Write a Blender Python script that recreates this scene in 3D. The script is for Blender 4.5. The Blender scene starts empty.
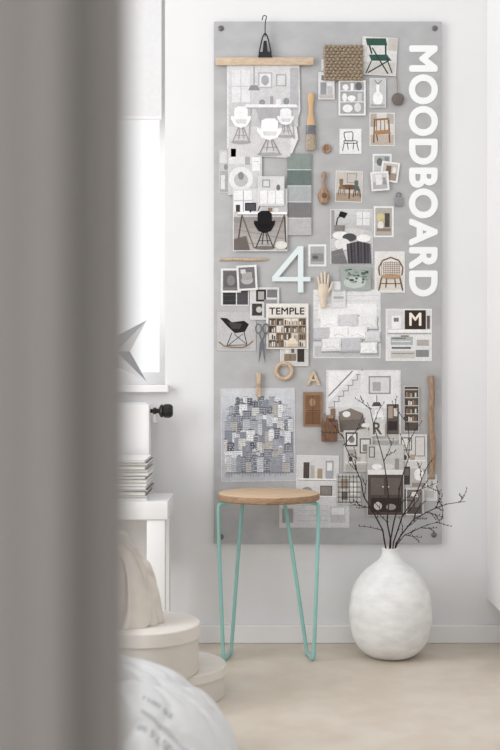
import bpy, bmesh, math, random
from mathutils import Vector, Matrix, noise
from mathutils.bvhtree import BVHTree
sc = bpy.context.scene
sc.view_settings.view_transform = 'Standard'
CAMH, DIST, F = 0.81, 3.5, 1155.0

def lin(c):
    o = []
    for v in c:
        v /= 255.0
        o.append(v/12.92 if v <= 0.04045 else ((v+0.055)/1.055)**2.4)
    return (o[0], o[1], o[2], 1.0)

# ---------------------------------------------------------------- materials
def mat(name, col, rough=0.6, var=0.0, scale=20, bump=0.0, metal=0.0, stretch=(1, 1, 1), col2=None, detail=6, spec=0.3):
    m = bpy.data.materials.new(name); m.use_nodes = True
    nt = m.node_tree; b = nt.nodes['Principled BSDF']
    b.inputs['Roughness'].default_value = rough
    b.inputs['Metallic'].default_value = metal
    b.inputs['Specular IOR Level'].default_value = spec
    tc = nt.nodes.new('ShaderNodeTexCoord'); mp = nt.nodes.new('ShaderNodeMapping')
    mp.inputs['Scale'].default_value = stretch
    nt.links.new(tc.outputs['Object'], mp.inputs['Vector'])
    nz = nt.nodes.new('ShaderNodeTexNoise'); nz.inputs['Scale'].default_value = scale
    nz.inputs['Detail'].default_value = detail
    nt.links.new(mp.outputs['Vector'], nz.inputs['Vector'])
    rp = nt.nodes.new('ShaderNodeValToRGB')
    L = lin(col)
    if col2 is None:
        d = tuple(max(0, x*(1-var)) for x in L[:3])+(1,); u = tuple(min(1, x*(1+var)) for x in L[:3])+(1,)
    else:
        d, u = lin(col2), L
    rp.color_ramp.elements[0].position = 0.35; rp.color_ramp.elements[1].position = 0.65
    rp.color_ramp.elements[0].color = d; rp.color_ramp.elements[1].color = u
    nt.links.new(nz.outputs['Fac'], rp.inputs['Fac'])
    nt.links.new(rp.outputs['Color'], b.inputs['Base Color'])
    if bump > 0:
        bp = nt.nodes.new('ShaderNodeBump'); bp.inputs['Strength'].default_value = bump
        bp.inputs['Distance'].default_value = 0.004
        nt.links.new(nz.outputs['Fac'], bp.inputs['Height']); nt.links.new(bp.outputs['Normal'], b.inputs['Normal'])
    return m

M_wall = mat('wall_paint', (226, 226, 227), 0.9, 0.015, 3, 0.05)
M_trim = mat('white_trim', (234, 233, 233), 0.6, 0.01, 5)
M_floor = mat('floor_linoleum', (213, 203, 190), 0.45, 0.05, 9, 0.03, col2=(202, 190, 174), detail=10)
M_board = mat('zinc_grey_board', (180, 180, 181), 0.75, 0.05, 14, 0.08, stretch=(1, 1, 1.6), detail=12, col2=(170, 170, 171))
M_wood = mat('pale_wood', (216, 190, 160), 0.5, 0, 16, 0.05, stretch=(1, 6, 6), col2=(198, 168, 136))
M_woodrim = mat('wood_edge', (170, 140, 112), 0.6, 0, 60, 0.05, stretch=(1, 1, 8), col2=(134, 104, 82))
M_woodv = mat('pale_wood_upright', (206, 184, 158), 0.5, 0, 40, 0.05, stretch=(6, 6, 1), col2=(180, 154, 128))
M_tan = mat('tan_wood', (168, 142, 118), 0.6, 0, 60, 0.1, stretch=(4, 4, 1), col2=(138, 110, 88))
M_brown = mat('brown_wood', (126, 96, 76), 0.7, 0, 60, 0.1, stretch=(4, 4, 1), col2=(96, 68, 52))
M_mint = mat('mint_enamel', (144, 192, 186), 0.35, 0.03, 20, spec=0.5)
M_vase = mat('chalky_ceramic', (236, 236, 235), 0.95, 0, 18, 0.5, stretch=(1, 1, 2), col2=(221, 221, 220), detail=12, spec=.15)
M_dark = mat('dark_metal', (40, 40, 42), 0.4, 0.1, 30)
M_steel = mat('brushed_steel', (150, 150, 152), 0.35, 0.1, 80, metal=0.8)
M_scis = mat('dull_steel', (112, 114, 118), 0.4, 0.1, 80, metal=0.2)
M_screw = mat('screw_grey', (110, 110, 112), 0.4, 0.1, 80, metal=0.5)
M_twig = mat('dark_twig_bark', (60, 45, 41), 0.8, 0.2, 90, spec=.1)
M_box = mat('cream_card', (208, 203, 195), 0.8, 0.03, 8, 0.05)
M_lid = mat('cream_card_lid', (218, 213, 206), 0.8, 0.03, 8, 0.05)
M_linen = mat('natural_linen', (214, 207, 198), 0.95, 0.06, 26, 0.3, col2=(204, 196, 186))
M_sack = mat('white_cotton', (216, 216, 216), 0.95, 0.02, 60, 0.1)
M_ink = mat('grey_ink', (160, 161, 166), 0.9, 0.15, 160)
M_black = mat('black_plastic', (38, 36, 35), 0.4, 0.1, 30)
M_taupe = mat('taupe_door_light_band', (158, 154, 151), 0.7, 0.02, 3)  # lighter taupe: the lit bands of the foreground door are put into its colour
M_taupe2 = mat('taupe_jamb_shade_band', (132, 128, 125), 0.7, 0.02, 3)  # darker taupe: the shaded band beside the door is put into the colour
M_white = mat('white_lettering', (238, 240, 241), 0.7, 0.01, 10)
M_pale = mat('pale_mint_paint', (220, 230, 231), 0.6, 0.02, 10)
M_blind = mat('roller_blind_cloth', (220, 220, 221), 0.9, 0.02, 60)
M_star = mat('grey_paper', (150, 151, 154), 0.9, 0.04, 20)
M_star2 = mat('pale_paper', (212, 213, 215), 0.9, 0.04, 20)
M_bristle = mat('dark_bristle', (190, 178, 160), 0.9, 0, 120, 0.3, stretch=(8, 8, 1), col2=(136, 120, 104))
M_wicker = mat('woven_seagrass', (172, 156, 136), 0.9, 0, 150, 0.6, stretch=(1, 1, 4), col2=(134, 118, 100))
M_beige = mat('carved_pale_wood', (212, 198, 180), 0.6, 0.06, 40)

# printed paper: colour stored per face in the mesh, with light mottling
M_paper = bpy.data.materials.new('printed_paper'); M_paper.use_nodes = True
_n = M_paper.node_tree; _b = _n.nodes['Principled BSDF']; _b.inputs['Roughness'].default_value = 0.7
_b.inputs['Specular IOR Level'].default_value = 0.08
_a = _n.nodes.new('ShaderNodeAttribute'); _a.attribute_name = 'Col'
_tc = _n.nodes.new('ShaderNodeTexCoord')
prev = _a.outputs['Color']
for sc_, lo, hi in ((190, .88, 1.03), (36, .93, 1.03)):
    _t = _n.nodes.new('ShaderNodeTexNoise'); _t.inputs['Scale'].default_value = sc_; _t.inputs['Detail'].default_value = 4
    _x = _n.nodes.new('ShaderNodeMapRange'); _x.inputs['From Min'].default_value = 0.32; _x.inputs['From Max'].default_value = 0.62
    _x.inputs['To Min'].default_value = lo; _x.inputs['To Max'].default_value = hi
    _m = _n.nodes.new('ShaderNodeVectorMath'); _m.operation = 'SCALE'
    _n.links.new(_tc.outputs['Object'], _t.inputs['Vector'])
    _n.links.new(_t.outputs['Fac'], _x.inputs['Value']); _n.links.new(prev, _m.inputs[0])
    _n.links.new(_x.outputs['Result'], _m.inputs['Scale']); prev = _m.outputs['Vector']
_n.links.new(prev, _b.inputs['Base Color'])

# ---------------------------------------------------------------- geometry helpers
def box(x0, y0, z0, x1, y1, z1):
    v = [(x, y, z) for x in (x0, x1) for y in (y0, y1) for z in (z0, z1)]
    f = [(0, 1, 3, 2), (4, 6, 7, 5), (0, 4, 5, 1), (2, 3, 7, 6), (0, 2, 6, 4), (1, 5, 7, 3)]
    return v, f

def bbox_bev(x0, y0, z0, x1, y1, z1, b=0.003):
    v, f = box(x0, y0, z0, x1, y1, z1)
    bm = bmesh.new(); vs = [bm.verts.new(p) for p in v]
    for q in f: bm.faces.new([vs[i] for i in q])
    bmesh.ops.recalc_face_normals(bm, faces=bm.faces)
    bmesh.ops.bevel(bm, geom=list(bm.edges), offset=b, segments=2, affect='EDGES', profile=0.6)
    bm.verts.ensure_lookup_table(); bm.verts.index_update()
    V = [tuple(p.co) for p in bm.verts]; Fc = [tuple(p.index for p in q.verts) for q in bm.faces]
    bm.free(); return V, Fc

def lathe(profile, n=48, c=(0, 0, 0), axis='z', fn=None):
    v, f = [], []
    for r, h in profile:
        for i in range(n):
            a = 2*math.pi*i/n
            rr = r if fn is None else fn(r, h, a)
            p = (rr*math.cos(a), rr*math.sin(a), h)
            if axis == 'y': p = (p[0], h, p[1])
            if axis == 'x': p = (h, p[0], p[1])
            v.append((p[0]+c[0], p[1]+c[1], p[2]+c[2]))
    m = len(profile)
    for j in range(m-1):
        for i in range(n):
            k = (i+1) % n
            f.append((j*n+i, j*n+k, (j+1)*n+k, (j+1)*n+i))
    f.append(tuple(range(n-1, -1, -1))); f.append(tuple((m-1)*n+i for i in range(n)))
    return v, f

def tube(pts, rad, n=8, closed=False):
    pts = [Vector(p) for p in pts]; m = len(pts)
    if not isinstance(rad, (list, tuple)): rad = [rad]*m
    v, f = [], []; up = None
    for i, p in enumerate(pts):
        a = pts[(i-1) % m] if (i > 0 or closed) else pts[0]
        b = pts[(i+1) % m] if (i < m-1 or closed) else pts[-1]
        t = (b-a).normalized()
        if up is None:
            up = Vector((0, 1, 0)) if abs(t.y) < 0.9 else Vector((1, 0, 0))
        s = t.cross(up).normalized(); up = s.cross(t).normalized()
        for k in range(n):
            an = 2*math.pi*k/n
            q = p+(s*math.cos(an)+up*math.sin(an))*rad[i]; v.append(tuple(q))
    rng = m if closed else m-1
    for j in range(rng):
        jj = (j+1) % m
        for k in range(n):
            l = (k+1) % n
            f.append((j*n+k, j*n+l, jj*n+l, jj*n+k))
    if not closed:
        f.append(tuple(range(n-1, -1, -1))); f.append(tuple((m-1)*n+k for k in range(n)))
    return v, f

def smooth_path(pts, it=2):
    pts = [Vector(p) for p in pts]
    for _ in range(it):
        o = [pts[0]]
        for a, b in zip(pts[:-1], pts[1:]):
            o += [a.lerp(b, 0.25), a.lerp(b, 0.75)]
        o.append(pts[-1]); pts = o
    return pts

def extrude_poly(pts, y0, y1):
    n = len(pts)
    v = [(x, y0, z) for x, z in pts]+[(x, y1, z) for x, z in pts]
    f = [tuple(range(n)), tuple(range(2*n-1, n-1, -1))]
    f += [(i, i+n, (i+1) % n+n, (i+1) % n) for i in range(n)]
    return v, f

def text_geo(s, bold=0.0, extrude=0.0):
    cu = bpy.data.curves.new('tmp', 'FONT'); cu.body = s; cu.extrude = extrude
    cu.resolution_u = 6; cu.space_character = 1.0+bold*1.6
    o = bpy.data.objects.new('tmp', cu); sc.collection.objects.link(o)
    dg = bpy.context.evaluated_depsgraph_get(); dg.update()
    me = bpy.data.meshes.new_from_object(o.evaluated_get(dg))
    v = [tuple(p.co) for p in me.vertices]; f = [tuple(p.vertices) for p in me.polygons]
    bpy.data.objects.remove(o); bpy.data.curves.remove(cu); bpy.data.meshes.remove(me)
    if bold > 0:
        V, Fc = [], []
        for k in range(8):
            a = k*math.pi/4; o_ = len(V)
            V += [(p[0]+bold*math.cos(a), p[1]+bold*math.sin(a), p[2]+(extrude*0.004*k if extrude else 0.0)) for p in v]
            Fc += [tuple(i+o_ for i in q) for q in f]
        v, f = V, Fc
    return v, f

class Bd:
    def __init__(s): s.v, s.f, s.mi, s.mats, s.col = [], [], [], [], []
    def add(s, geo, m, col=None):
        v, f = geo
        if m not in s.mats: s.mats.append(m)
        k = s.mats.index(m); o = len(s.v)
        s.v += [tuple(p) for p in v]
        for q in f:
            s.f.append(tuple(i+o for i in q)); s.mi.append(k); s.col.append(col)
        return s
    def build(s, name, label=None, cat=None, parent=None, smooth=True, group=None, kind=None, fix=True, ang=38):
        xs, ys, zs = zip(*s.v)
        org = Vector(((min(xs)+max(xs))/2, (min(ys)+max(ys))/2, min(zs)))
        me = bpy.data.meshes.new(name)
        me.from_pydata([tuple(Vector(p)-org) for p in s.v], [], s.f)
        for m in s.mats: me.materials.append(m)
        for p, k in zip(me.polygons, s.mi): p.material_index = k
        if any(c is not None for c in s.col):
            at = me.color_attributes.new('Col', 'FLOAT_COLOR', 'CORNER')
            for p, c in zip(me.polygons, s.col):
                L = lin(c or (255, 255, 255))
                for li in p.loop_indices: at.data[li].color = L
        elif fix:
            bm = bmesh.new(); bm.from_mesh(me); bmesh.ops.recalc_face_normals(bm, faces=bm.faces); bm.to_mesh(me); bm.free()
        if smooth:
            me.shade_smooth(); me.set_sharp_from_angle(angle=math.radians(ang))
        o = bpy.data.objects.new(name, me); sc.collection.objects.link(o)
        if parent is not None:
            o.parent = parent; o.location = org-parent.location
        else:
            o.location = org
            if cat: o['category'] = cat
            if group: o['group'] = group
        if label: o['label'] = label
        if kind: o['kind'] = kind
        return o

def empty(name, loc, label, cat, group=None):
    o = bpy.data.objects.new(name, None); sc.collection.objects.link(o); o.location = loc
    o.empty_display_size = 0.05; o['label'] = label; o['category'] = cat
    if group: o['group'] = group
    return o

def X(px, d=DIST): return (px-250)*d/F
def Z(py, d=DIST): return CAMH-(py-375)*d/F

# ---------------------------------------------------------------- room
def struct(name, geos, smooth=False):
    b = Bd()
    for g, m in geos: b.add(g, m)
    return b.build(name, kind='structure', smooth=smooth)

WX0, WX1, WZ0, WZ1 = X(-10), X(165), Z(387), 2.25
struct('wall_back', [(box(-2.2, 0, 0, WX0, 0.28, 2.7), M_wall), (box(WX1, 0, 0, 2.0, 0.28, 2.7), M_wall),
                     (box(WX0, 0, 0, WX1, 0.28, WZ0), M_wall), (box(WX0, 0, WZ1, WX1, 0.28, 2.7), M_wall)])
struct('floor', [(box(-2.2, -5.0, -0.05, 2.0, 0.28, 0), M_floor)])
struct('wall_left', [(box(-2.3, -5, 0, -2.2, -2.9, 2.7), M_wall), (box(-2.3, -0.5, 0, -2.2, 0.28, 2.7), M_wall),
                     (box(-2.3, -2.9, 0, -2.2, -0.5, 0.8), M_wall), (box(-2.3, -2.9, 2.3, -2.2, -0.5, 2.7), M_wall)])
struct('wall_right', [(box(2.0, -5, 0, 2.1, 0.28, 2.7), M_wall)])
struct('baseboard_back', [(bbox_bev(X(172), -0.018, 0, 1.99, 0.0, 0.055, 0.004), M_trim)])
fr = Bd(); t = 0.045
yy0, yy1 = 0.17, 0.22
for a in [(WX0, WZ0, WX1, WZ0+t), (WX0, WZ1-t, WX1, WZ1), (WX0, WZ0+t, WX0+t, WZ1-t), (WX1-0.03, WZ0+t, WX1, WZ1-t), (X(62), WZ0+t, X(76), WZ1-t)]:
    fr.add(box(a[0], yy0, a[1], a[2], yy1, a[3]), M_trim)
fr.build('window_1', kind='structure', smooth=False)
struct('trim_1', [(bbox_bev(WX0-0.02, -0.03, WZ0-0.016, WX1+0.012, -0.0005, WZ0+0.006, 0.003), M_trim), (box(WX0+.001, -0.0005, WZ0+.0005, WX1-.001, 0.169, WZ0+0.006), M_trim)])
bl = empty('roller_blind', (X(80), 0.07, Z(118)), 'light grey cloth roller blind hanging in the window recess', 'blind')
b = Bd(); b.add(box(WX0+.01, 0.069, Z(118, 3.57), WX1-0.016, 0.071, 2.2), M_blind); b.build('cloth', parent=bl)
b = Bd(); b.add(tube([(WX0+.01, 0.07, Z(118, 3.57)), (WX1-0.016, 0.07, Z(118, 3.57))], 0.006), M_trim); b.build('bottom_bar', parent=bl)
b = Bd(); b.add(tube([(WX0+.01, 0.07, 2.215), (WX1-0.012, 0.07, 2.215)], 0.02, 16), M_trim); b.build('roller', parent=bl)

wc = empty('wall_cabinet', (0.95, -0.2, 0.13), 'tall plain white wall-hung cabinet', 'cabinet')
b = Bd(); b.add(bbox_bev(0.718, -0.38, 0.13, 1.25, 0.0, 2.5, 0.003), M_trim); b.build('body', parent=wc)
b = Bd(); b.add(bbox_bev(0.719, -0.4, 0.132, 1.249, -0.381, 2.498, 0.003), M_trim); cd = b.build('door', parent=wc)
b = Bd(); b.add(tube([(0.78, -0.401, 1.0), (0.78, -0.42, 1.0), (0.78, -0.42, 1.15), (0.78, -0.401, 1.15)], 0.005), M_steel)
h = b.build('handle'); h.parent = cd; h.location = h.location-cd.location-wc.location

def prof_extrude(pr, z0, z1):
    n = len(pr)
    v = [(x, y, z0) for x, y in pr]+[(x, y, z1) for x, y in pr]
    f = [tuple(range(n)), tuple(range(2*n-1, n-1, -1))]+[(i, i+n, (i+1) % n+n, (i+1) % n) for i in range(n)]
    return v, f
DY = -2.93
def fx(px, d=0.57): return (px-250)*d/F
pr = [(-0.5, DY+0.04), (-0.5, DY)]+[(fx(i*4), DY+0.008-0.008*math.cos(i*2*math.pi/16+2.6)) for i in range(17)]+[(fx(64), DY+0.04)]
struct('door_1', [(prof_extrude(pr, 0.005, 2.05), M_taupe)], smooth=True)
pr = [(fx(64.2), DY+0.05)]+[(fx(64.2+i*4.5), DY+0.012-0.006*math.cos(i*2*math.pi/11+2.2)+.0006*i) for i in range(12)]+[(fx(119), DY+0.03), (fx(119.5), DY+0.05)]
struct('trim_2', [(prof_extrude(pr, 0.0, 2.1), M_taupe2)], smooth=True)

# ---------------------------------------------------------------- moodboard
BY = -0.016
mb = empty('moodboard', (X(327), -0.008, Z(543)), 'tall grey pin board lettered MOODBOARD, mounted on the wall', 'pin board')
b = Bd(); b.add(bbox_bev(X(214), BY, Z(543), X(441), -0.001, Z(23), 0.0015), M_board); b.build('panel', parent=mb)
v, f = text_geo('MOODBOARD', bold=0.040, extrude=0.02)
xs = [p[0] for p in v]; ys = [p[1] for p in v]; x0, x1, y0, y1 = min(xs), max(xs), min(ys), max(ys)
V = []
for p in v:
    u = (p[0]-x0)/(x1-x0); w = (p[1]-y0)/(y1-y0)
    V.append((X(408+w*29), BY-0.0012-p[2]*0.05, Z(47+u*250)))
b = Bd(); b.add((V, f), M_white); b.build('lettering', parent=mb, smooth=False, label='white capital letters reading MOODBOARD')
for sx, sy in [(221, 30), (434, 30), (221, 536), (433, 534)]:
    b = Bd(); b.add(lathe([(0.0085, BY), (0.0085, BY-0.002), (0.006, BY-0.004), (0.001, BY-0.0045)], 20, (X(sx), 0, Z(sy)), 'y'), M_screw)
    b.build('screw', parent=mb)

# ---------------------------------------------------------------- prints
K = (40, 38, 38)
cnt = [0]
def r_(x0, y0, x1, y1, c): return ('p', [(x0, y0), (x1, y0), (x1, y1), (x0, y1)], c)
def e_(cx, cy, rx, ry, c, n=20): return ('p', [(cx+rx*math.cos(2*math.pi*i/n), cy+ry*math.sin(2*math.pi*i/n)) for i in range(n)], c)
def p_(pts, c): return ('p', pts, c)
def l_(pts, w, c): return ('l', pts, w, c)
def g_(x0, y0, x1, y1, c0, c1, n=8):
    return [r_(x0, y0+(y1-y0)*i/n, x1, y0+(y1-y0)*(i+1)/n, tuple(c0[k]+(c1[k]-c0[k])*i/(n-1) for k in range(3))) for i in range(n)]
def chair(x, y, w, h, c, lc=None):
    lc = lc or c
    return [l_([(x+w*.12, y+h*.55), (x, y+h)], .9, lc), l_([(x+w*.3, y+h*.55), (x+w*.36, y+h*.93)], .8, lc),
            l_([(x+w*.7, y+h*.55), (x+w*.66, y+h*.93)], .8, lc), l_([(x+w*.88, y+h*.55), (x+w, y+h)], .9, lc),
            p_([(x+w*.12, y+h*.02), (x+w*.6, y), (x+w*.66, y+h*.1), (x+w*.62, y+h*.48), (x+w*.2, y+h*.48), (x+w*.1, y+h*.15)], c),
            p_([(x+w*.08, y+h*.47), (x+w*.86, y+h*.47), (x+w*.95, y+h*.54), (x+w*.85, y+h*.6), (x+w*.12, y+h*.6)], c)]
def shell(x, y, w, h, c, lc):
    return [e_(x+w*.5, y+h*.99, w*.5, h*.05, tuple(int(k*.82) for k in (200, 200, 202)) if sum(c) > 400 else (120, 114, 110)),
            l_([(x+w*.4, y+h*.55), (x+w*.08, y+h)], .8, lc), l_([(x+w*.6, y+h*.55), (x+w*.92, y+h)], .8, lc), l_([(x+w*.45, y+h*.55), (x+w*.38, y+h*.9)], .7, lc), l_([(x+w*.55, y+h*.55), (x+w*.66, y+h*.9)], .7, lc),
            l_([(x+w*.2, y+h*.8), (x+w*.8, y+h*.8)], .5, lc),
            p_([(x+w*.18, y+h*.06), (x+w*.35, y), (x+w*.7, y), (x+w*.84, y+h*.08), (x+w*.84, y+h*.28), (x+w, y+h*.26), (x+w*.98, y+h*.36), (x+w*.8, y+h*.54), (x+w*.5, y+h*.6), (x+w*.2, y+h*.54), (x, y+h*.36), (x, y+h*.26), (x+w*.16, y+h*.28)], c),
            p_([(x+w*.22, y+h*.36), (x+w*.8, y+h*.36), (x+w*.74, y+h*.48), (x+w*.28, y+h*.48)], tuple(int(k*.88) for k in c))]
def clutter(x0, y0, x1, y1, n, cols, seed=1, smax=.35):
    q = random.Random(seed); o = []
    for _ in range(int(n*2.2)):
        w = (x1-x0)*q.uniform(.04, smax*.7); h = (y1-y0)*q.uniform(.04, smax*.7)
        x = q.uniform(x0, x1-w); y = q.uniform(y0, y1-h); c = q.choice(cols)
        k = q.random()
        if k < .4: o.append(r_(x, y, x+w, y+h, c))
        elif k < .8: o.append(e_(x+w/2, y+h/2, w/2, h/2, c))
        else: o.append(p_([(x, y+h), (x+w*.3, y), (x+w, y+h*.3), (x+w*.8, y+h)], c))
    return o
G1 = [(200, 200, 202), (165, 165, 168), (130, 130, 133), (90, 88, 88), (225, 225, 226), (232, 232, 233)]
BR = [(146, 126, 108), (116, 100, 86), (182, 166, 148), (80, 72, 68), (212, 206, 199), (224, 220, 214)]

def pr_(name, label, cat, bx, bg, shapes, layer=0, rot=0, border=0, outline=None, bordercol=(230, 230, 230), fade=.0):
    x0, y0, x1, y1 = bx; cx, cy = (x0+x1)/2, (y0+y1)/2
    border *= .5
    a = math.radians(rot); ca, sa = math.cos(a), math.sin(a)
    cnt[0] += 1
    fd = lambda c: tuple(k*(1-fade)+206*fade if k < 206 else k for k in c)
    base = BY-0.0004-0.0035*layer-0.00002*(cnt[0] % 30)
    y = [base-0.0006]
    def T(px, py, yv):
        dx, dy = px-cx, py-cy
        return (X(cx+dx*ca-dy*sa), yv, Z(cy+dx*sa+dy*ca))
    b = Bd()
    ol = outline or [(x0, y0), (x1, y0), (x1, y1), (x0, y1)]
    n = len(ol)
    vv = [T(p[0], p[1], base) for p in ol]+[T(p[0], p[1], y[0]) for p in ol]
    b.add((vv, [tuple(range(n)), tuple(range(2*n-1, n-1, -1))]+[(i, i+n, (i+1) % n+n, (i+1) % n) for i in range(n)]), M_paper, bordercol if border else fd(bg))
    sh = list(shapes)
    if border: sh = [r_(x0+border, y0+border, x1-border, y1-border, bg)]+sh
    step = min(0.00004, 0.0022/max(len(sh), 1))
    for s in sh:
        y[0] -= step
        if s[0] == 'p':
            pts = s[1]
            if outline is None: pts = [(min(max(p[0], x0), x1), min(max(p[1], y0), y1)) for p in pts]
            b.add(([T(p[0], p[1], y[0]) for p in pts], [tuple(range(len(pts)))]), M_paper, fd(s[2]))
        elif s[0] == 'l':
            for p, q in zip(s[1][:-1], s[1][1:]):
                dx, dy = q[0]-p[0], q[1]-p[1]; L = math.hypot(dx, dy) or 1; nx, ny = -dy/L*s[2]/2, dx/L*s[2]/2
                b.add(([T(p[0]+nx, p[1]+ny, y[0]), T(q[0]+nx, q[1]+ny, y[0]), T(q[0]-nx, q[1]-ny, y[0]), T(p[0]-nx, p[1]-ny, y[0])], [(0, 1, 2, 3)]), M_paper, fd(s[3]))
        elif s[0] == 't':
            _, st, tx0, ty0, tx1, ty1, c = s
            v, f = text_geo(st, bold=0.02)
            xs = [p[0] for p in v]; ys = [p[1] for p in v]; a0, a1, b0, b1 = min(xs), max(xs), min(ys), max(ys)
            m = len(v)//8
            b.add(([T(tx0+(p[0]-a0)/(a1-a0)*(tx1-tx0), ty1-(p[1]-b0)/(b1-b0)*(ty1-ty0), y[0]-0.000004*(i//m)) for i, p in enumerate(v)], f), M_paper, c)
    return b.build(name, label=label, cat=cat, smooth=False, group='pictures pinned to the moodboard')

PH = 'photo_print'
sh = g_(229, 69, 298, 128, (218, 217, 218), (196, 195, 198), 10)+[r_(229, 128, 290, 158, (210, 208, 209))]
sh += [r_(232, 72, 250, 104, (226, 226, 228)), l_([(241, 72), (241, 104)], .7, (188, 188, 192)), l_([(232, 88), (250, 88)], .7, (188, 188, 192)),
      r_(258, 74, 272, 90, (186, 185, 188)), r_(259.5, 75.5, 270.5, 88.5, (228, 228, 230)), e_(265, 82, 4, 5, (166, 166, 170)), r_(276, 76, 286, 88, (170, 170, 174)), r_(277.2, 77.2, 284.8, 86.8, (216, 216, 218)),
      r_(290, 70, 298, 112, (182, 182, 186)), l_([(254, 68), (254, 92)], .6, (140, 140, 144)), p_([(248, 92), (260, 92), (257, 87), (251, 87)], (140, 140, 146)),
      e_(262, 104, 3, 3, (150, 150, 154)), r_(270, 98, 273, 106, (160, 158, 160)), r_(276, 101, 281, 106, (232, 232, 234)), e_(286, 103, 3, 3.5, (140, 146, 144)),
      p_([(246, 106), (296, 106), (298, 109), (244, 109)], (238, 238, 239)), r_(246, 109, 296, 110, (168, 168, 172)), l_([(251, 110), (249, 142)], 1.2, (170, 166, 164)), l_([(291, 110), (294, 140)], 1.2, (170, 166, 164)), p_([(256, 110), (288, 110), (284, 126), (260, 126)], (176, 174, 177))]
sh += shell(231, 108, 20, 36, (242, 242, 243), (150, 144, 140)) + shell(277, 110, 17, 28, (238, 238, 240), (156, 152, 150)) + shell(257, 120, 25, 36, (245, 245, 246), (140, 134, 130))
pr_('poster', 'pale poster of white moulded chairs hanging from the wooden hanger', 'poster', (227, 67, 300, 159), (224, 223, 224), sh, 1,
    outline=[(227, 67), (299, 67), (300, 112), (296, 126), (298, 140), (290, 159), (260, 158), (227, 150)], fade=.08)
b = Bd()
for i in range(11):
    z = Z(49+i*3.2); pts = [(X(324+k*1.05), BY-0.0085-0.0022*math.sin(k*math.pi/2+(i % 2)*math.pi), z+0.0008*math.sin(k*1.3+i)) for k in range(37)]
    b.add(tube(pts, 0.0052, 6), M_wicker)
b.build('woven_swatch', 'square swatch of brown woven seagrass pinned up', 'fabric swatch')
gr = (58, 88, 79); gd = (46, 68, 62)
pr_(PH, 'cutting of a dark green folding chair', 'picture', (361, 39, 396, 77), (214, 213, 212),
    [r_(362, 64, 395, 76, (198, 194, 190)), l_([(366, 41), (371, 56)], 1.6, gd), l_([(384, 43), (385, 58)], 1.6, gd), p_([(364, 41), (384, 40), (386, 47), (366, 48)], gr), p_([(368, 57), (386, 56), (391, 62), (371, 63)], gr),
     l_([(371, 50), (388, 75)], 1.3, gd), l_([(388, 62), (368, 75)], 1.3, gd), l_([(371, 63), (366, 76)], 1.1, gd), l_([(386, 60), (392, 74)], 1.1, gd), r_(387, 40, 395, 52, (196, 190, 182))], 1, rot=3)
pr_(PH, 'tiny photo of a white room with grey furniture', 'picture', (318, 74, 334, 101), (216, 216, 218), [r_(320, 84, 326, 98, (150, 150, 154)), r_(327, 88, 332, 98, (186, 186, 188)), r_(321, 77, 325, 82, (120, 120, 124)), r_(319, 96, 333, 100, (190, 186, 182)), e_(329, 85, 2, 2.5, (232, 232, 232))], 1, border=1)
pr_(PH, 'white-bordered photo of a display of white crockery', 'picture', (338, 82, 365, 117), (166, 166, 168),
    [r_(340, 92, 363, 93, (226, 226, 228)), r_(340, 103, 363, 104, (226, 226, 228)), e_(345, 89, 3, 3, (236, 236, 236)), r_(350, 85, 353, 92, (236, 236, 236)), e_(358, 88, 3.4, 4, (110, 110, 114)), e_(344, 99, 2.5, 4, (232, 232, 232)), e_(351, 100, 4, 3, (240, 240, 240)), r_(357, 95, 361, 103, (200, 200, 202)), e_(347, 110, 5, 4, (236, 236, 236)), e_(357, 109, 3.4, 4.5, (216, 216, 218))], 1, border=3.5)
pr_(PH, 'small photo of a white bottle vase', 'picture', (369, 80, 385, 109), (196, 196, 198), [e_(377, 100, 5, 7, (240, 240, 241)), r_(375.5, 86, 378.5, 95, (240, 240, 241)), r_(370, 106, 384, 108, (166, 166, 168)), l_([(377, 86), (374, 82)], .6, (90, 86, 84)), l_([(377, 86), (381, 82)], .6, (90, 86, 84))], 1, border=1)
pr_(PH, 'line drawing of a cafe chair on white card', 'picture', (339, 130, 361, 155), (232, 232, 232), [l_(s[1], .8, s[3]) if s[0] == 'l' else l_(s[1]+[s[1][0]], .8, (60, 60, 62)) for s in chair(342, 133, 16, 19, (60, 60, 62))], 0, border=1)
pr_(PH, 'photo of a wooden armchair by a white wall', 'picture', (369, 114, 394, 147), (214, 210, 205), [r_(370, 136, 393, 146, (188, 176, 165)), r_(370, 115, 376, 128, (176, 168, 160)), r_(386, 115, 393, 125, (182, 174, 168)), l_([(374, 121), (373, 144)], 1.4, (124, 92, 68)), l_([(388, 121), (389, 144)], 1.4, (124, 92, 68)), l_([(373, 121), (388, 120)], 1.8, (144, 108, 80)), l_([(376, 121), (376, 133)], .8, (144, 108, 80)), l_([(380, 121), (380, 133)], .8, (144, 108, 80)), l_([(384, 121), (384, 133)], .8, (144, 108, 80)), p_([(373, 132), (387, 131), (391, 135), (375, 136)], (170, 132, 100)), l_([(376, 136), (377, 142)], 1, (96, 72, 54))], 0, border=1)
pr_(PH, 'small blank white card', 'picture', (321, 61, 326, 72), (224, 224, 224), [], 0)
pr_(PH, 'pale photo of a pendant lamp and wall shelf', 'picture', (228, 148, 262, 196), (206, 206, 209),
    [r_(229, 149, 261, 165, (220, 220, 222)), e_(241, 180, 12, 12, (230, 230, 231)), e_(241, 181, 7, 7, (190, 190, 192)), e_(241, 177, 3, 4, (140, 140, 142)), r_(245, 150, 250, 166, (170, 170, 174)), r_(252, 154, 260, 172, (236, 236, 237)), r_(231, 150, 236, 158, (150, 150, 154)), l_([(254, 158), (259, 158)], .5, (170, 170, 172)), l_([(254, 163), (259, 163)], .5, (170, 170, 172))], 1, border=0)
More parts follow.
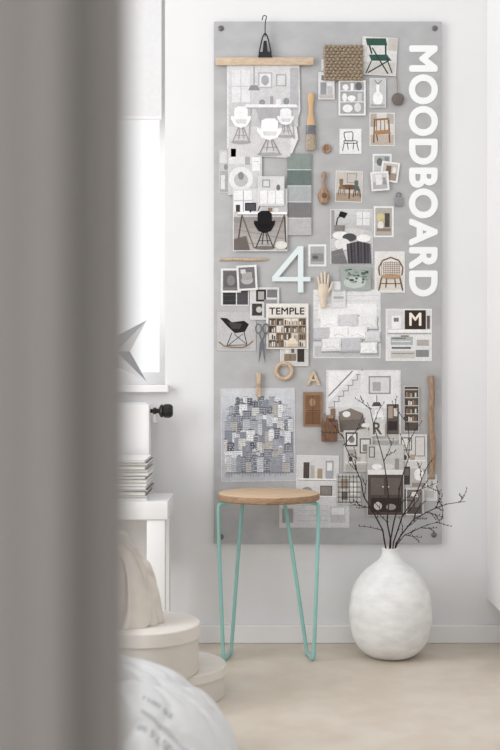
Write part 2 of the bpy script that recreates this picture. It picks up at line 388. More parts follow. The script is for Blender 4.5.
pr_(PH, 'small faded photo with a torn edge', 'picture', (219, 151, 229, 194), (200, 198, 200), [r_(220, 172, 228, 193, (176, 174, 176)), r_(221, 176, 225, 190, (224, 224, 224)), e_(226, 168, 2, 3, (150, 148, 148)), r_(220, 153, 227, 164, (216, 215, 216))], 0)
sh = g_(234, 191, 286, 218, (218, 217, 220), (202, 200, 203), 5)+g_(234, 218, 286, 251, (152, 146, 144), (186, 182, 180), 6)
sh += [r_(234, 192, 252, 213, (238, 238, 240)), r_(243, 192, 243.8, 213, (160, 160, 166)), l_([(234, 202), (252, 202)], .8, (180, 180, 184)), r_(262, 191, 286, 213, (194, 193, 196)), r_(264, 193, 274, 203, (226, 226, 228)), r_(276, 194, 284, 204, (150, 149, 152)), r_(277, 195, 283, 203, (214, 214, 216)),
      l_([(234, 230), (286, 240)], .5, (140, 134, 130)), l_([(234, 243), (286, 247)], .5, (150, 144, 140)),
      p_([(238, 213), (287, 213), (287, 215.5), (238, 215.5)], (242, 242, 242)), r_(238, 215.5, 287, 216.4, (130, 126, 124)), l_([(242, 216), (237, 250)], 1.2, (86, 78, 74)), l_([(284, 216), (286, 250)], 1.2, (86, 78, 74)), l_([(242, 216), (254, 249)], 1, (116, 100, 88)), l_([(284, 216), (273, 248)], 1, (116, 100, 88)),
      r_(245, 204, 256, 212, (50, 48, 50)), r_(246, 205, 255, 211, (84, 84, 90)), r_(249.6, 212, 251.4, 213.5, (50, 48, 50)), r_(236, 206, 240, 213, (76, 66, 62)), l_([(258, 212), (261, 204), (265, 205)], .8, (50, 48, 48)), e_(276, 211, 3, 2, (226, 222, 214)), r_(268, 209, 272, 213, (140, 122, 104))]
sh += shell(254, 212, 21, 37, (34, 32, 34), (42, 40, 40)) + [p_([(234, 240), (246, 237), (250, 251), (234, 251)], (112, 104, 100)), e_(281, 246, 6, 4, (222, 218, 214))]
pr_(PH, 'large photo of a desk with a black chair', 'picture', (233, 190, 287, 252), (210, 209, 212), sh, 2, border=1)
pr_(PH, 'photo strip of a white sideboard', 'picture', (258, 178, 284, 207), (214, 213, 214), [r_(260, 192, 283, 205, (238, 238, 239)), l_([(267.6, 192), (267.6, 205)], .5, (176, 176, 180)), l_([(275.3, 192), (275.3, 205)], .5, (176, 176, 180)), r_(262, 181, 270, 189, (160, 160, 164)), r_(263.2, 182.2, 268.8, 187.8, (216, 216, 218)), e_(278, 189, 2, 3, (120, 120, 122))], 3, border=1)
b_ = [r_(287, 155, 311, 171, (138, 147, 143)), r_(287, 171, 311, 187, (110, 122, 120)), r_(287, 187, 311, 203, (172, 176, 177)), r_(287, 203, 311, 219, (126, 124, 126)), r_(287, 219, 311, 236, (184, 182, 184)),
      l_([(287, 171), (311, 171)], .7, (216, 220, 218)), l_([(287, 187), (311, 187)], .7, (216, 220, 218)), l_([(287, 203), (311, 203)], .7, (216, 220, 218)), l_([(287, 219), (311, 219)], .7, (216, 220, 218))]
pr_('colour_card', 'paint colour card with sage, teal and grey stripes', 'colour card', (287, 155, 311, 236), (190, 190, 190), b_, 1)
pr_(PH, 'photo of a brown dining set on a pale floor', 'picture', (335, 172, 362, 203), (200, 195, 190), [r_(336, 194, 361, 202, (170, 152, 136)), r_(346, 174, 356, 184, (164, 156, 148)), r_(347, 175, 355, 183, (196, 190, 184)), e_(349, 188, 10, 2.5, (114, 86, 66)), l_([(349, 188), (349, 200)], 1.2, (80, 58, 46))]+chair(338, 180, 7, 17, (136, 112, 92))+chair(353, 181, 7, 17, (94, 108, 102), (80, 58, 50)), 0, border=1, rot=2)
pr_(PH, 'small snapshot with a white border', 'picture', (372, 155, 391, 174), (172, 176, 176), [r_(374, 164, 389, 172, (200, 200, 200)), e_(379, 163, 3, 4, (110, 116, 112)), r_(384, 158, 388, 168, (140, 140, 142))], 0, border=3.4)
pr_(PH, 'small tilted snapshot with a white border', 'picture', (380, 163, 398, 183), (196, 189, 183), [r_(382, 174, 396, 181, (160, 144, 130)), r_(385, 167, 390, 176, (120, 104, 92)), e_(393, 171, 2, 3, (226, 222, 216))], 1, border=3.4, rot=8)
pr_(PH, 'small pale snapshot with a white border', 'picture', (370, 173, 388, 192), (204, 204, 204), [r_(372, 183, 386, 190, (178, 176, 176)), r_(375, 176, 381, 186, (228, 228, 228)), r_(382, 179, 385, 186, (150, 148, 148))], 2, border=3.4, rot=-4)
sh = g_(331, 211, 371, 232, (206, 206, 208), (186, 186, 188), 5)+[r_(356, 213, 369, 226, (228, 228, 229)), l_([(362, 213), (362, 226)], .6, (170, 170, 172)), l_([(356, 219), (369, 219)], .5, (180, 180, 182)), r_(331, 211, 334, 240, (160, 158, 158)),
      p_([(331, 240), (338, 232), (352, 228), (371, 232), (371, 264), (331, 264)], (202, 201, 202))]
for i, (cx, cy, rx, ry, c) in enumerate([(340, 236, 8, 4, (234, 234, 234)), (356, 233, 8, 4, (206, 204, 204)), (349, 238, 7, 4, (84, 82, 86)), (363, 239, 7, 4, (236, 235, 235)), (342, 245, 8, 6, (226, 225, 225))]): sh += [e_(cx, cy+.8, rx, ry, (160, 158, 160)), e_(cx, cy, rx, ry, c)]
for i in range(14): sh.append(p_([(346+i*1.7, 242+abs(i-7)*.4), (347.8+i*1.7, 241.6+abs(i-6)*.4), (350+i*1.6, 264), (347.6+i*1.6, 264)], [(74, 72, 76), (96, 94, 98), (60, 58, 62), (86, 84, 88)][i % 4]))
sh += [p_([(331, 252), (342, 249), (347, 264), (331, 264)], (122, 120, 124)), l_([(333, 256), (344, 254)], .5, (150, 148, 152)), l_([(335, 230), (337, 219), (343, 214)], .9, K), p_([(340, 212), (347, 214), (344, 219), (338, 217)], K), r_(334, 226, 344, 232, (136, 130, 128))]
pr_(PH, 'photo of a bedroom with dark blankets and lamp', 'picture', (330, 210, 372, 264), (190, 190, 192), sh, 0, border=1)
pr_(PH, 'instant photo of a vase with yellow blossom', 'picture', (373, 207, 393, 238), (176, 172, 165), [e_(380, 218, 4, 4, (204, 194, 148)), e_(382, 222, 3, 3, (190, 182, 140)), r_(384, 214, 389, 228, (84, 78, 74)), e_(380, 226, 3, 4, (226, 224, 220)), r_(376, 229, 390, 232, (144, 126, 110))], 0, border=3.5)
pr_(PH, 'instant photo of a pale grey landscape', 'picture', (308, 245, 326, 267), (172, 174, 174), [r_(311, 254, 323, 262, (140, 142, 142)), e_(315, 258, 3, 2, (100, 100, 100))], 0, border=4)
sh = [r_(376, 278, 402, 290, (212, 206, 198))]+[l_([(381+i*1.8, 261.5+abs(i-5)*.5), (381+i*1.8, 276)], .6, (150, 122, 98)) for i in range(11)]+[l_([(382+abs(i-3)*.2, 263+i*2), (399, 263+i*2)], .4, (150, 122, 98)) for i in range(6)]+[e_(390, 277, 10, 2.6, (176, 148, 120)), l_([(379, 276), (378, 268), (382, 261), (390, 258), (398, 261), (402, 268), (401, 276)], 1.4, (128, 100, 78)), l_([(381, 278), (378, 291)], 1.3, (106, 84, 66)), l_([(399, 278), (402, 291)], 1.3, (106, 84, 66)), l_([(386, 279), (385, 288)], 1, (106, 84, 66)), l_([(394, 279), (395, 288)], 1, (106, 84, 66)), l_([(380, 284), (400, 284)], .8, (106, 84, 66))]
pr_(PH, 'cutting of a rattan armchair', 'picture', (374, 252, 404, 293), (224, 223, 221), sh, 0, border=1)
pr_(PH, 'dark fabric samples photo', 'picture', (221, 290, 249, 306), (222, 222, 222), [r_(223, 291, 236, 305, (62, 62, 64)), r_(237, 291, 248, 305, (84, 82, 86)), l_([(223, 296), (236, 296)], .4, (84, 84, 86)), l_([(223, 301), (236, 301)], .4, (84, 84, 86))], 0, border=0)
pr_(PH, 'instant photo of a dark wool texture', 'picture', (221, 269, 241, 293), (126, 124, 126), [r_(224, 272, 238, 288, (104, 102, 104)), e_(231, 281, 4, 5, (140, 136, 136))], 1, border=4)
pr_(PH, 'instant photo of a grey armchair', 'picture', (237, 266, 257, 291), (118, 116, 118), [e_(247, 281, 6, 4, (180, 178, 178)), r_(242, 273, 252, 281, (170, 168, 168)), r_(241, 270, 246, 274, (206, 206, 206))], 2, border=4, rot=-3)
sh = [r_(256, 290, 266, 302, (54, 52, 52)), r_(258, 292, 264, 300, (170, 168, 168)), r_(267, 290, 277, 298, (120, 120, 124)), r_(252, 304, 262, 316, (70, 68, 68)), r_(264, 300, 277, 318, (150, 148, 148)), r_(268, 304, 273, 316, (56, 54, 54)), e_(259, 310, 3, 3, (200, 196, 190))]
pr_(PH, 'photo of framed black prints above a table', 'picture', (250, 288, 279, 320), (212, 211, 211), sh, 1, border=1)
sh = [e_(237, 348, 16, 1.6, (176, 175, 177)), p_([(220, 318), (227, 318.5), (232, 322.5), (244, 321), (249, 324.5), (245, 332), (235, 333.5), (228, 327)], (42, 40, 42)), p_([(228, 322), (242, 324), (240, 329), (232, 329)], (72, 70, 72)), l_([(232, 333), (227, 346)], .8, K), l_([(244, 332), (247, 345)], .8, K),
      l_([(229, 345), (243, 334)], .6, K), l_([(234, 334), (246, 344)], .6, K),
      l_([(219, 342), (224, 346), (233, 347.5), (243, 347.5), (249, 345), (253, 341)], 1.3, (140, 112, 88)), l_([(227, 345.5), (247, 345)], .7, K)]
pr_(PH, 'cutting of a black moulded rocking chair', 'picture', (217, 312, 256, 351), (192, 191, 192), sh, 0)
sh = [r_(268, 307, 306, 318, (222, 218, 212)), ('t', 'TEMPLE', 269, 308, 304, 315, (50, 44, 42)), r_(268, 318, 306, 348, (172, 160, 148))]
q = random.Random(12)
for j in range(4):
    for i in range(5):
        x = 269+i*7.4; y = 319+j*7.2; sh.append(r_(x, y, x+6.6, y+6.4, q.choice([(104, 88, 76), (150, 132, 114), (206, 198, 188), (86, 76, 68), (226, 220, 212)])))
        for k in range(3): sh.append(r_(x+.6+k*2, y+q.uniform(1, 3), x+2+k*2, y+6.2, q.choice(BR)))
sh += [e_(292, 342, 4, 4, (226, 214, 196)), r_(288, 344, 297, 347, (206, 190, 170))]
pr_('magazine_cutting', 'magazine page headed TEMPLE with brown shelf photos', 'magazine page', (266, 304, 308, 349), (230, 228, 224), sh, 2, border=1)
pr_(PH, 'small snapshot of a sideboard and lamp', 'picture', (280, 345, 308, 366), (204, 202, 200), [r_(284, 354, 296, 361, (140, 122, 106)), l_([(290, 354), (290, 361)], .5, (90, 76, 66)), r_(297, 349, 304, 362, (64, 58, 56)), e_(287, 350, 2, 3, (226, 222, 216)), r_(291, 349, 294, 353, (110, 104, 100))], 1, border=1)
pr_(PH, 'small photo of green leaves in a bowl', 'picture', (340, 268, 370, 291), (164, 171, 167), [e_(354, 283, 11, 6, (196, 202, 198))]+clutter(343, 269, 368, 284, 18, [(92, 110, 100), (126, 143, 134), (74, 90, 82), (150, 162, 156)], 8, .22), 1, border=0)
pr_(PH, 'small pale picture of folded linen', 'picture', (331, 282, 345, 308), (222, 222, 224), [r_(333, 290+i*3.4, 343, 292.6+i*3.4, c) for i, c in enumerate([(190, 190, 192), (214, 214, 214), (170, 170, 174), (206, 206, 208)])], 1)
sh = g_(314, 291, 379, 346, (226, 226, 227), (214, 214, 216), 6)+[r_(314, 346, 379, 357, (190, 190, 193))]
for i in range(6): sh.append(l_([(314, 296+i*5), (379, 296+i*5)], .4, (206, 206, 208)))
sh += [r_(318, 304, 376, 320, (236, 236, 237)), r_(318, 319.5, 376, 320.5, (190, 190, 193))]
for i, (cx, cy, s_) in enumerate([(329, 323, 1), (348, 321, 1), (367, 323, 1), (322, 334, .95), (339, 333, 1.05), (357, 333, 1.0), (372, 337, .8), (331, 345, 1), (351, 345, 1.05), (368, 348, .85)]):
    pl = lambda s, dx, dy: [(cx+dx+s*s_*a_, cy+dy+s*s_*b_) for a_, b_ in [(-10, -6), (-4, -6.2), (4, -6.4), (10, -6.6), (9.2, 0), (10.2, 6), (3, 6), (-4, 6.2), (-10.2, 6.4), (-9.2, 0)]]
    tone = [(240, 240, 241), (214, 214, 217), (232, 232, 233), (198, 198, 202), (242, 242, 243)][i % 5]
    sh += [p_(pl(1.05, .5, 1.2), (158, 158, 162)), p_(pl(1, 0, 0), tuple(int(k*.93) for k in tone)), p_(pl(.86, -.5, -.8), tone), l_([(cx-6, cy+3), (cx, cy+1), (cx+6, cy+4)], .4, (186, 186, 190))]
pr_('poster', 'large white photo of piled cushions on a bed', 'poster', (313, 290, 380, 358), (224, 224, 225), sh, 0)
sh = [r_(387, 311, 430, 330, (212, 211, 211)), r_(387, 330, 430, 333, (238, 238, 238)), r_(404, 310.5, 425, 329.5, (62, 52, 49)), ('t', 'M', 408.5, 313, 420.5, 326, (238, 232, 218)), r_(391, 316, 400, 329, (234, 234, 235)), r_(393, 318, 398, 322, (130, 126, 122)), r_(426, 316, 429, 329, (100, 94, 90)),
      r_(386.5, 333, 430, 334.5, (170, 170, 172)), r_(390, 337, 412, 345, (172, 177, 177)), r_(391, 347, 410, 349, (116, 116, 116)), r_(390, 351, 414, 358, (198, 196, 192)), r_(416, 340, 428, 346, (176, 172, 166)), r_(415, 350, 428, 357, (136, 138, 140)), r_(391, 338, 405, 339, (104, 112, 112)), r_(391, 341, 410, 342, (226, 226, 226)), r_(391, 353, 413, 354, (150, 146, 140)), r_(400, 335.5, 408, 337, (150, 130, 108)), r_(386.5, 346, 430, 346.8, (236, 236, 236))]
pr_(PH, 'photo of white shelves with a dark letter M block', 'picture', (385, 309, 431, 361), (222, 221, 221), sh, 0, border=1.5)
# stacked houses poster
sh = [r_(222, 389, 294, 480, (184, 187, 194))]+g_(222, 389, 294, 412, (206, 208, 213), (194, 196, 203), 5); q = random.Random(31)
PAL = [(138, 142, 152), (116, 120, 130), (218, 220, 226), (166, 169, 178), (100, 103, 113), (200, 203, 210), (228, 229, 233), (150, 154, 164), (186, 189, 197), (182, 178, 175), (88, 91, 100), (208, 206, 205)]
rowsd = [(407, 396, 402), (416, 402, 409), (425, 410, 418), (434, 419, 427), (443, 428, 436), (452, 437, 445), (461, 446, 454), (470, 455, 463)]
for row, (yb, ymin, ymax) in enumerate(rowsd):
    x = [236, 229, 226, 224, 224, 223, 223, 224][row]+q.uniform(0, 2); xe = [281, 287, 290, 292, 292, 292, 292, 292][row]
    while x < xe:
        w = q.uniform(3.5, 9); yt = q.uniform(ymin, ymax); c = q.choice(PAL); x2 = min(x+w, xe+.5)
        sh.append(r_(x, yt, x2, yb+2, c))
        dark = sum(c) < 430
        if q.random() < .45: sh.append(p_([(x-.4, yt), ((x+x2)/2, yt-2), (x2+.4, yt)], q.choice([(104, 107, 118), (130, 133, 143), (212, 214, 220)])))
        else: sh.append(r_(x-.2, yt-.5, x2+.2, yt, (98, 101, 112)))
        wy = yt+1.1
        wc_ = (214, 216, 222) if dark else (112, 115, 125)
        while wy < yb-.6:
            k = x+.6
            while k < x2-.8:
                if q.random() < .8: sh.append(r_(k, wy, k+.6, wy+1.0, wc_))
                k += 1.45
            wy += 2.2
        x += w*q.uniform(.8, 1.0)
    sh.append(r_(226, yb+1.6, 291, yb+2.1, (112, 115, 126)))
for i in range(24): sh.append(l_([(226+i*2.7, 472), (226+i*2.7, 472+q.uniform(1, 6))], .5, (134, 138, 148)))
pr_('poster', 'blue-grey poster of stacked houses held by a peg', 'poster', (221, 388, 295, 481), (194, 196, 203), sh, 0, rot=-0.5, border=1.4, bordercol=(206, 207, 212), fade=.06)
# staircase room
sh = g_(328, 371, 399, 424, (224, 224, 225), (210, 209, 210), 5)
sh += [p_([(328, 371), (358, 371), (328, 402)], (234, 234, 235))]
for i in range(7): sh += [p_([(328+i*4.6, 407-i*5.4), (334+i*4.6, 407-i*5.4), (334+i*4.6, 401.6-i*5.4), (360, 401.6-i*5.4), (360, 407-i*5.4)], (222-i*2, 222-i*2, 224-i*2)), l_([(328+i*4.6, 407-i*5.4), (334+i*4.6, 407-i*5.4), (334+i*4.6, 401.6-i*5.4)], .7, (132, 131, 134))]
sh += [l_([(328, 396), (352, 371)], 1.0, (120, 118, 120)), r_(360, 371, 399, 408, (226, 226, 227)), r_(368, 376, 390, 394, (150, 148, 148)), r_(369.4, 377.4, 388.6, 392.6, (212, 212, 214)), r_(372, 382, 380, 391, (170, 168, 168)),
       r_(328, 424, 399, 439, (190, 185, 181)), p_([(338, 416), (362, 413), (366, 428), (340, 432)], (112, 104, 99)), p_([(338, 412), (350, 408), (362, 413), (360, 419), (340, 420)], (134, 124, 117)), e_(346, 414, 4, 3, (230, 228, 226)),
       e_(368, 425, 8, 2.4, (230, 228, 226)), l_([(368, 427), (368, 436)], .8, (120, 112, 108)), r_(386, 404, 398, 434, (94, 87, 84)), r_(387.5, 406, 392, 418, (170, 154, 140)), r_(393, 408, 396.5, 416, (212, 206, 200)), r_(387.5, 421, 396.5, 430, (60, 54, 53)), l_([(376, 395), (376, 406)], .6, (90, 86, 84)), p_([(371, 406), (381, 406), (379, 402), (373, 402)], (84, 80, 78))]+shell(372, 409, 12, 22, (236, 235, 234), (120, 100, 84))+chair(329, 408, 9, 24, (136, 116, 98))
pr_('poster', 'photo of a white staircase above brown seating', 'poster', (326, 370, 400, 440), (216, 216, 217), sh, 0, border=1)
pr_(PH, 'dark brown photo of a bookcase', 'picture', (403, 386, 418, 431), (88, 80, 75), [r_(404, 389+i*8, 417, 390+i*8, (196, 189, 180)) for i in range(5)]+[r_(405+k*2.2, 392+i*8+(k*7 % 3)*.6, 406.6+k*2.2, 396.8+i*8, BR[(i*3+k) % 6]) for i in range(4) for k in range(5)], 1, border=1)
pr_('kraft_card', 'brown kraft card with a printed wooden door', 'card', (303, 392, 322, 426), (148, 118, 94), [r_(305, 395, 320, 409, (126, 96, 74)), r_(305, 411, 320, 424, (118, 88, 68)), e_(312, 402, 3, 4, (160, 134, 110)), l_([(306, 410), (320, 410)], 1, (92, 68, 52)), l_([(312.5, 395), (312.5, 424)], .6, (92, 68, 52))], 1)
sh = [r_(345, 432, 357, 446, (70, 67, 66)), r_(346.5, 433.5, 355.5, 444.5, (222, 220, 218)), e_(351, 439, 3, 3.5, (130, 126, 122)), r_(359, 438, 370, 453, (90, 85, 82)), r_(360.2, 439.2, 368.8, 451.8, (214, 211, 208)), r_(362, 444, 367, 451, (140, 134, 130)), r_(347, 449, 356, 457, (166, 162, 158)), r_(345, 461, 371, 462.2, (232, 231, 230)), e_(350, 458.5, 2, 2.6, (80, 76, 73)), r_(355, 456, 360, 461, (186, 174, 160)), r_(345, 464, 371, 470, (176, 172, 168))]
pr_(PH, 'photo of small dark frames on a wall', 'picture', (343, 430, 372, 471), (200, 198, 196), sh, 1)
sh = g_(367, 445, 402, 470, (204, 202, 200), (190, 187, 184), 4)+[r_(367, 474, 402, 514, (84, 77, 74)), p_([(367, 469), (402, 469), (402, 474), (367, 474)], (228, 226, 224)), e_(376, 466, 5, 3, (238, 238, 238)), e_(388, 466, 5, 3, (214, 211, 208)), r_(394, 458, 398, 469, (150, 144, 139)), r_(370, 477, 383, 494, (106, 98, 93)), r_(386, 477, 400, 494, (106, 98, 93)), e_(382, 486, .8, .8, (220, 210, 200)), e_(387.5, 486, .8, .8, (220, 210, 200)), r_(370, 497, 400, 511, (60, 54, 52)), e_(377, 505, 4, 4, (196, 191, 187)), e_(390, 506, 5, 3, (150, 143, 138)), r_(368, 446, 374, 457, (104, 99, 96)), r_(369, 447, 373, 456, (196, 193, 190))]
pr_('poster', 'photo of a dark cabinet with white dishes', 'poster', (366, 444, 403, 515), (184, 180, 177), sh, 2)
pr_('letter_card', 'small card printed with a dark letter R', 'card', (369, 420, 384, 436), (208, 206, 204), [('t', 'R', 372, 422, 381, 434, (96, 90, 87))], 2)
pr_(PH, 'photo of a white kitchen corner with black details', 'picture', (398, 434, 426, 488), (210, 208, 206), [r_(399, 468, 425, 487, (190, 186, 183)), r_(400, 437, 411, 450, (112, 107, 104)), r_(401, 438, 410, 449, (222, 220, 217)), r_(414, 436, 424, 456, (146, 140, 137)), r_(415, 437, 423, 455, (214, 211, 208)), l_([(399, 460), (425, 460)], 1, (236, 235, 234)), e_(404, 457, 2, 2.6, (80, 75, 72)), r_(409, 454, 414, 459.5, (170, 156, 142)), r_(401, 466, 409, 484, (74, 68, 66)), r_(402, 468, 408, 475, (114, 106, 102)), e_(418, 474, 5, 6, (236, 234, 232)), l_([(418, 468), (416, 461)], .6, (110, 100, 92)), l_([(418, 468), (421, 462)], .6, (110, 100, 92)), r_(411, 482, 424, 486, (150, 141, 134))], 1, border=1)
pr_(PH, 'small dark photo of a lamp', 'picture', (405, 488, 422, 514), (126, 120, 117), [p_([(409, 496), (417, 496), (415, 491), (411, 491)], (222, 216, 206)), l_([(413, 496), (413, 506)], .8, (60, 54, 52)), r_(407, 506, 420, 512, (88, 81, 77))], 3, border=1.5)
pr_(PH, 'pale photo of a wall with hooks', 'picture', (420, 474, 436, 500), (208, 206, 206), [r_(422, 477, 434, 479, (150, 146, 142)), e_(425, 483, 1.4, 3, (130, 124, 120)), e_(431, 484, 1.6, 4, (176, 170, 164)), r_(424, 490, 433, 497, (186, 182, 178))], 0, border=1)
sh = [r_(338+i*3.6, 474, 338.6+i*3.6, 502, (54, 52, 52)) for i in range(6)]+[r_(337, 476+i*5, 360, 476.7+i*5, (54, 52, 52)) for i in range(6)]
pr_(PH, 'photo of a black wire grid', 'picture', (336, 473, 360, 504), (192, 189, 186), [r_(340, 478, 348, 488, (156, 142, 130)), r_(349, 482, 356, 494, (222, 218, 213)), r_(341, 491, 347, 499, (112, 106, 103))]+sh, 1)
pr_(PH, 'photo of desk accessories on a white shelf', 'picture', (296, 455, 338, 500), (212, 211, 211), [r_(298, 478, 336, 479.5, (238, 238, 238)), r_(298, 479.5, 336, 480.2, (150, 146, 142)), r_(303, 462, 309, 478, (84, 78, 76)), r_(310, 465, 314, 478, (182, 178, 172)), r_(317, 468, 322, 478, (168, 150, 128)), r_(325, 460, 333, 478, (164, 166, 170)), r_(326.5, 462, 331.5, 470, (226, 226, 228)), e_(307, 490, 5, 3.5, (146, 146, 148)), r_(320, 485, 332, 495, (104, 97, 93)), r_(321, 486, 331, 494, (140, 132, 126)), r_(298, 495, 336, 496, (238, 238, 238))], 0, border=1, rot=1)
pr_('paper_sheet', 'pale grey paper sheet pinned low on the board', 'paper', (279, 497, 349, 527), (210, 210, 212), [l_([(297, 505+i*5), (328, 505+i*5)], .5, (190, 190, 193)) for i in range(4)]+[r_(330, 506, 345, 522, (190, 190, 193)), r_(331, 507, 344, 514, (222, 222, 224)), r_(282, 508, 293, 522, (162, 160, 160))], 0)

# ---------------------------------------------------------------- objects pinned on the board
S = DIST/F
hg = empty('clamp_hanger', (X(264.5), BY-0.008, Z(68)), 'pale wooden clamp hanger with a black clip', 'hanger')
M_woodh = mat('pale_wood_bar', (210, 191, 168), 0.5, 0, 40, 0.05, stretch=(1, 6, 6), col2=(190, 167, 142))
b = Bd(); b.add(bbox_bev(X(216), BY-0.014, Z(67.5), X(313), BY-0.0052, Z(60), 0.002), M_woodh); b.build('wooden_bar', parent=hg)
b = Bd(); b.add(extrude_poly([(X(258), Z(60)), (X(272), Z(60)), (X(271), Z(55)), (X(259), Z(55))], BY-0.018, BY-0.002), M_dark)
b.add(extrude_poly([(X(262.5), Z(55)), (X(267.5), Z(55)), (X(266.5), Z(44)), (X(263.5), Z(44))], BY-0.018, BY-0.012), M_dark); b.build('clip', parent=hg)
b = Bd(); b.add(tube(smooth_path([(X(259), BY-0.016, Z(56)), (X(263), BY-0.018, Z(37)), (X(267), BY-0.018, Z(37)), (X(271), BY-0.016, Z(56))]), 0.0019, 6), M_dark)
b.add(tube(smooth_path([(X(265), BY-0.018, Z(40)), (X(265), BY-0.014, Z(24)), (X(267), BY-0.012, Z(19)), (X(263), BY-0.012, Z(18)), (X(262), BY-0.012, Z(23))]), 0.0015, 6), M_dark); b.build('hook', parent=hg)
pb = empty('paintbrush', (X(310.5), BY-0.006, Z(151)), 'flat paintbrush with a varnished wooden handle', 'paintbrush')
def flat_lathe(prof, cx, m=None, yc=BY-0.007, sq=0.45, n=20):
    v, f = [], []
    for r, py in prof:
        for i in range(n):
            a = 2*math.pi*i/n; x = X(cx)+r*S*math.cos(a); z = Z(py)
            v.append((x, yc+min(r*S, 0.012)*sq*math.sin(a), z))
    k = len(prof)
    for j in range(k-1):
        for i in range(n):
            l = (i+1) % n; f.append((j*n+i, j*n+l, (j+1)*n+l, (j+1)*n+i))
    f.append(tuple(range(n-1, -1, -1))); f.append(tuple((k-1)*n+i for i in range(n)))
    return v, f
b = Bd(); b.add(flat_lathe([(.8, 94), (3, 96), (3.4, 101), (2.2, 108), (2.4, 116), (4, 124), (4.2, 127)], 310.5), mat('varnished_wood', (202, 168, 128), .4, .05, 40)); b.build('handle', parent=pb)
b = Bd(); b.add(flat_lathe([(4.8, 127), (4.8, 129), (4.5, 129.5), (4.5, 134), (4.8, 134.5), (4.8, 136)], 310.5, sq=0.5), M_scis); b.build('ferrule', parent=pb)
b = Bd(); b.add(flat_lathe([(4.3, 136), (5.2, 146), (4.6, 152)], 310.5), M_bristle); b.build('bristles', parent=pb)
pd = empty('pendant_ball', (X(397), BY-0.008, Z(108)), 'round dark wooden bead hanging on a cord', 'bead')
b = Bd(); b.add(lathe([(0.001, -.004), (.012, -.0035), (.019, 0), (.012, .0035), (.001, .004)], 20, (X(397), BY-0.007, Z(101)), 'y'), mat('dark_bead', (108, 100, 96), .6, .1)); b.build('bead', parent=pd)
b = Bd(); b.add(tube([(X(396), BY-0.003, Z(78)), (X(397), BY-0.005, Z(96))], 0.0012, 6), M_tan); b.build('cord', parent=pd)
b = Bd(); b.add(tube([(X(326)+0.011*math.cos(i*math.pi/10), BY-0.004, Z(150)+0.011*math.sin(i*math.pi/10)) for i in range(20)], 0.0034, 8, True), M_tan)
b.add(lathe([(0.01, BY-0.001), (0.01, BY-0.0035)], 20, (X(326), 0, Z(150)), 'y'), M_tan)
for dx in (-.003, .003): b.add(lathe([(0.0016, BY-0.0036), (0.0016, BY-0.0042)], 8, (X(326)+dx, 0, Z(150)), 'y'), M_brown)
b.build('button', 'small round wooden button with two holes', 'button')
b = Bd(); b.add(flat_lathe([(1, 173), (2.2, 174), (2.2, 178), (1.2, 180), (1.4, 188), (4, 191), (6.2, 195), (6.2, 199), (4, 204), (1, 206)], 323.5, sq=0.8), M_tan)
b.add(lathe([(0.008, BY-0.016), (0.006, BY-0.020), (0.001, BY-0.021)], 16, (X(323.5), 0, Z(197)), 'y'), M_brown)
b.build('wooden_scoop', 'small brown turned wooden scoop', 'scoop')
b = Bd(); b.add(bbox_bev(X(394), BY-0.006, Z(207), X(402), BY, Z(198), 0.0015), M_steel)
b.add(tube([(X(398)+.007*math.cos(i*math.pi/8), BY-0.004, Z(196)+.007*math.sin(i*math.pi/8)) for i in range(16)], 0.0013, 6, True), M_screw)
b.build('metal_tag', 'small grey metal tag with a ring', 'tag')
b = Bd(); b.add(tube([(X(219), BY-0.005, Z(260.5)), (X(235), BY-0.005, Z(259.8)), (X(250), BY-0.005, Z(260.4)), (X(264), BY-0.005, Z(260)), (X(268.5), BY-0.005, Z(259.8))], [0.003, 0.0042, 0.0042, 0.004, 0.001], 8), M_woodv)
b.build('pencil', 'slim wooden pencil lying flat across the board', 'pencil')
b = Bd()
q4 = [[(297.5, 247), (303, 247), (303, 293), (297.5, 293)], [(303, 277.5), (310, 277.5), (310, 282), (303, 282)], [(272, 277.5), (297.5, 277.5), (297.5, 282), (272, 282)], [(272, 277.5), (297.5, 247), (297.5, 255), (278.8, 277.5)]]
for i, pz in enumerate(q4): b.add(extrude_poly([(X(a), Z(c)) for a, c in pz], BY-0.0085, BY-0.0045), M_pale)
b.build('number_four', 'pale mint painted number 4', 'number', smooth=False)
b = Bd()
for i, pz in enumerate([[(312, 371), (314.6, 371), (309, 385), (306, 385)], [(311.4, 371), (314, 371), (320, 385), (317, 385)], [(308.8, 379), (317.2, 379), (317.9, 381.2), (308, 381.2)]]):
    b.add(extrude_poly([(X(a), Z(c)) for a, c in pz], BY-0.006-i*.0002, BY-0.001), M_woodh)
b.build('letter_a', 'small wooden letter A', 'letter', smooth=False)
b = Bd(); b.add(tube([(X(284)+0.0235*math.cos(i*math.pi/16), BY-0.006, Z(371)+0.0235*math.sin(i*math.pi/16)) for i in range(32)], 0.0058, 10, True), M_woodv)
b.build('wooden_ring', 'pale turned wooden ring', 'ring')
b = Bd()
b.add(flat_lathe([(3.0, 308), (3.4, 304), (3.2, 300), (4.6, 296), (5.4, 291), (5.2, 287), (4.2, 284.5)], 323, sq=0.75), M_beige)
for x0, y0, x1, y1, r in [(319, 287, 317.4, 277, .0036), (321.6, 286, 320.8, 273, .0038), (324.4, 286, 324.4, 272, .0038), (327, 287, 328, 275, .0034)]:
    b.add(tube([(X(x0), BY-.007, Z(y0)), (X((x0+x1)/2), BY-.0095, Z((y0+y1)/2)), (X(x1), BY-.008, Z(y1+1)), (X(x1), BY-.0078, Z(y1))], [r, r*.95, r*.8, r*.35], 8), M_beige)
b.add(tube([(X(326), BY-.007, Z(295)), (X(330), BY-.009, Z(289)), (X(331.5), BY-.009, Z(284)), (X(331.6), BY-.009, Z(282.5))], [.0046, .004, .003, .001], 8), M_beige)
b.build('wooden_hand', 'small carved pale wooden hand with open fingers', 'hand ornament')
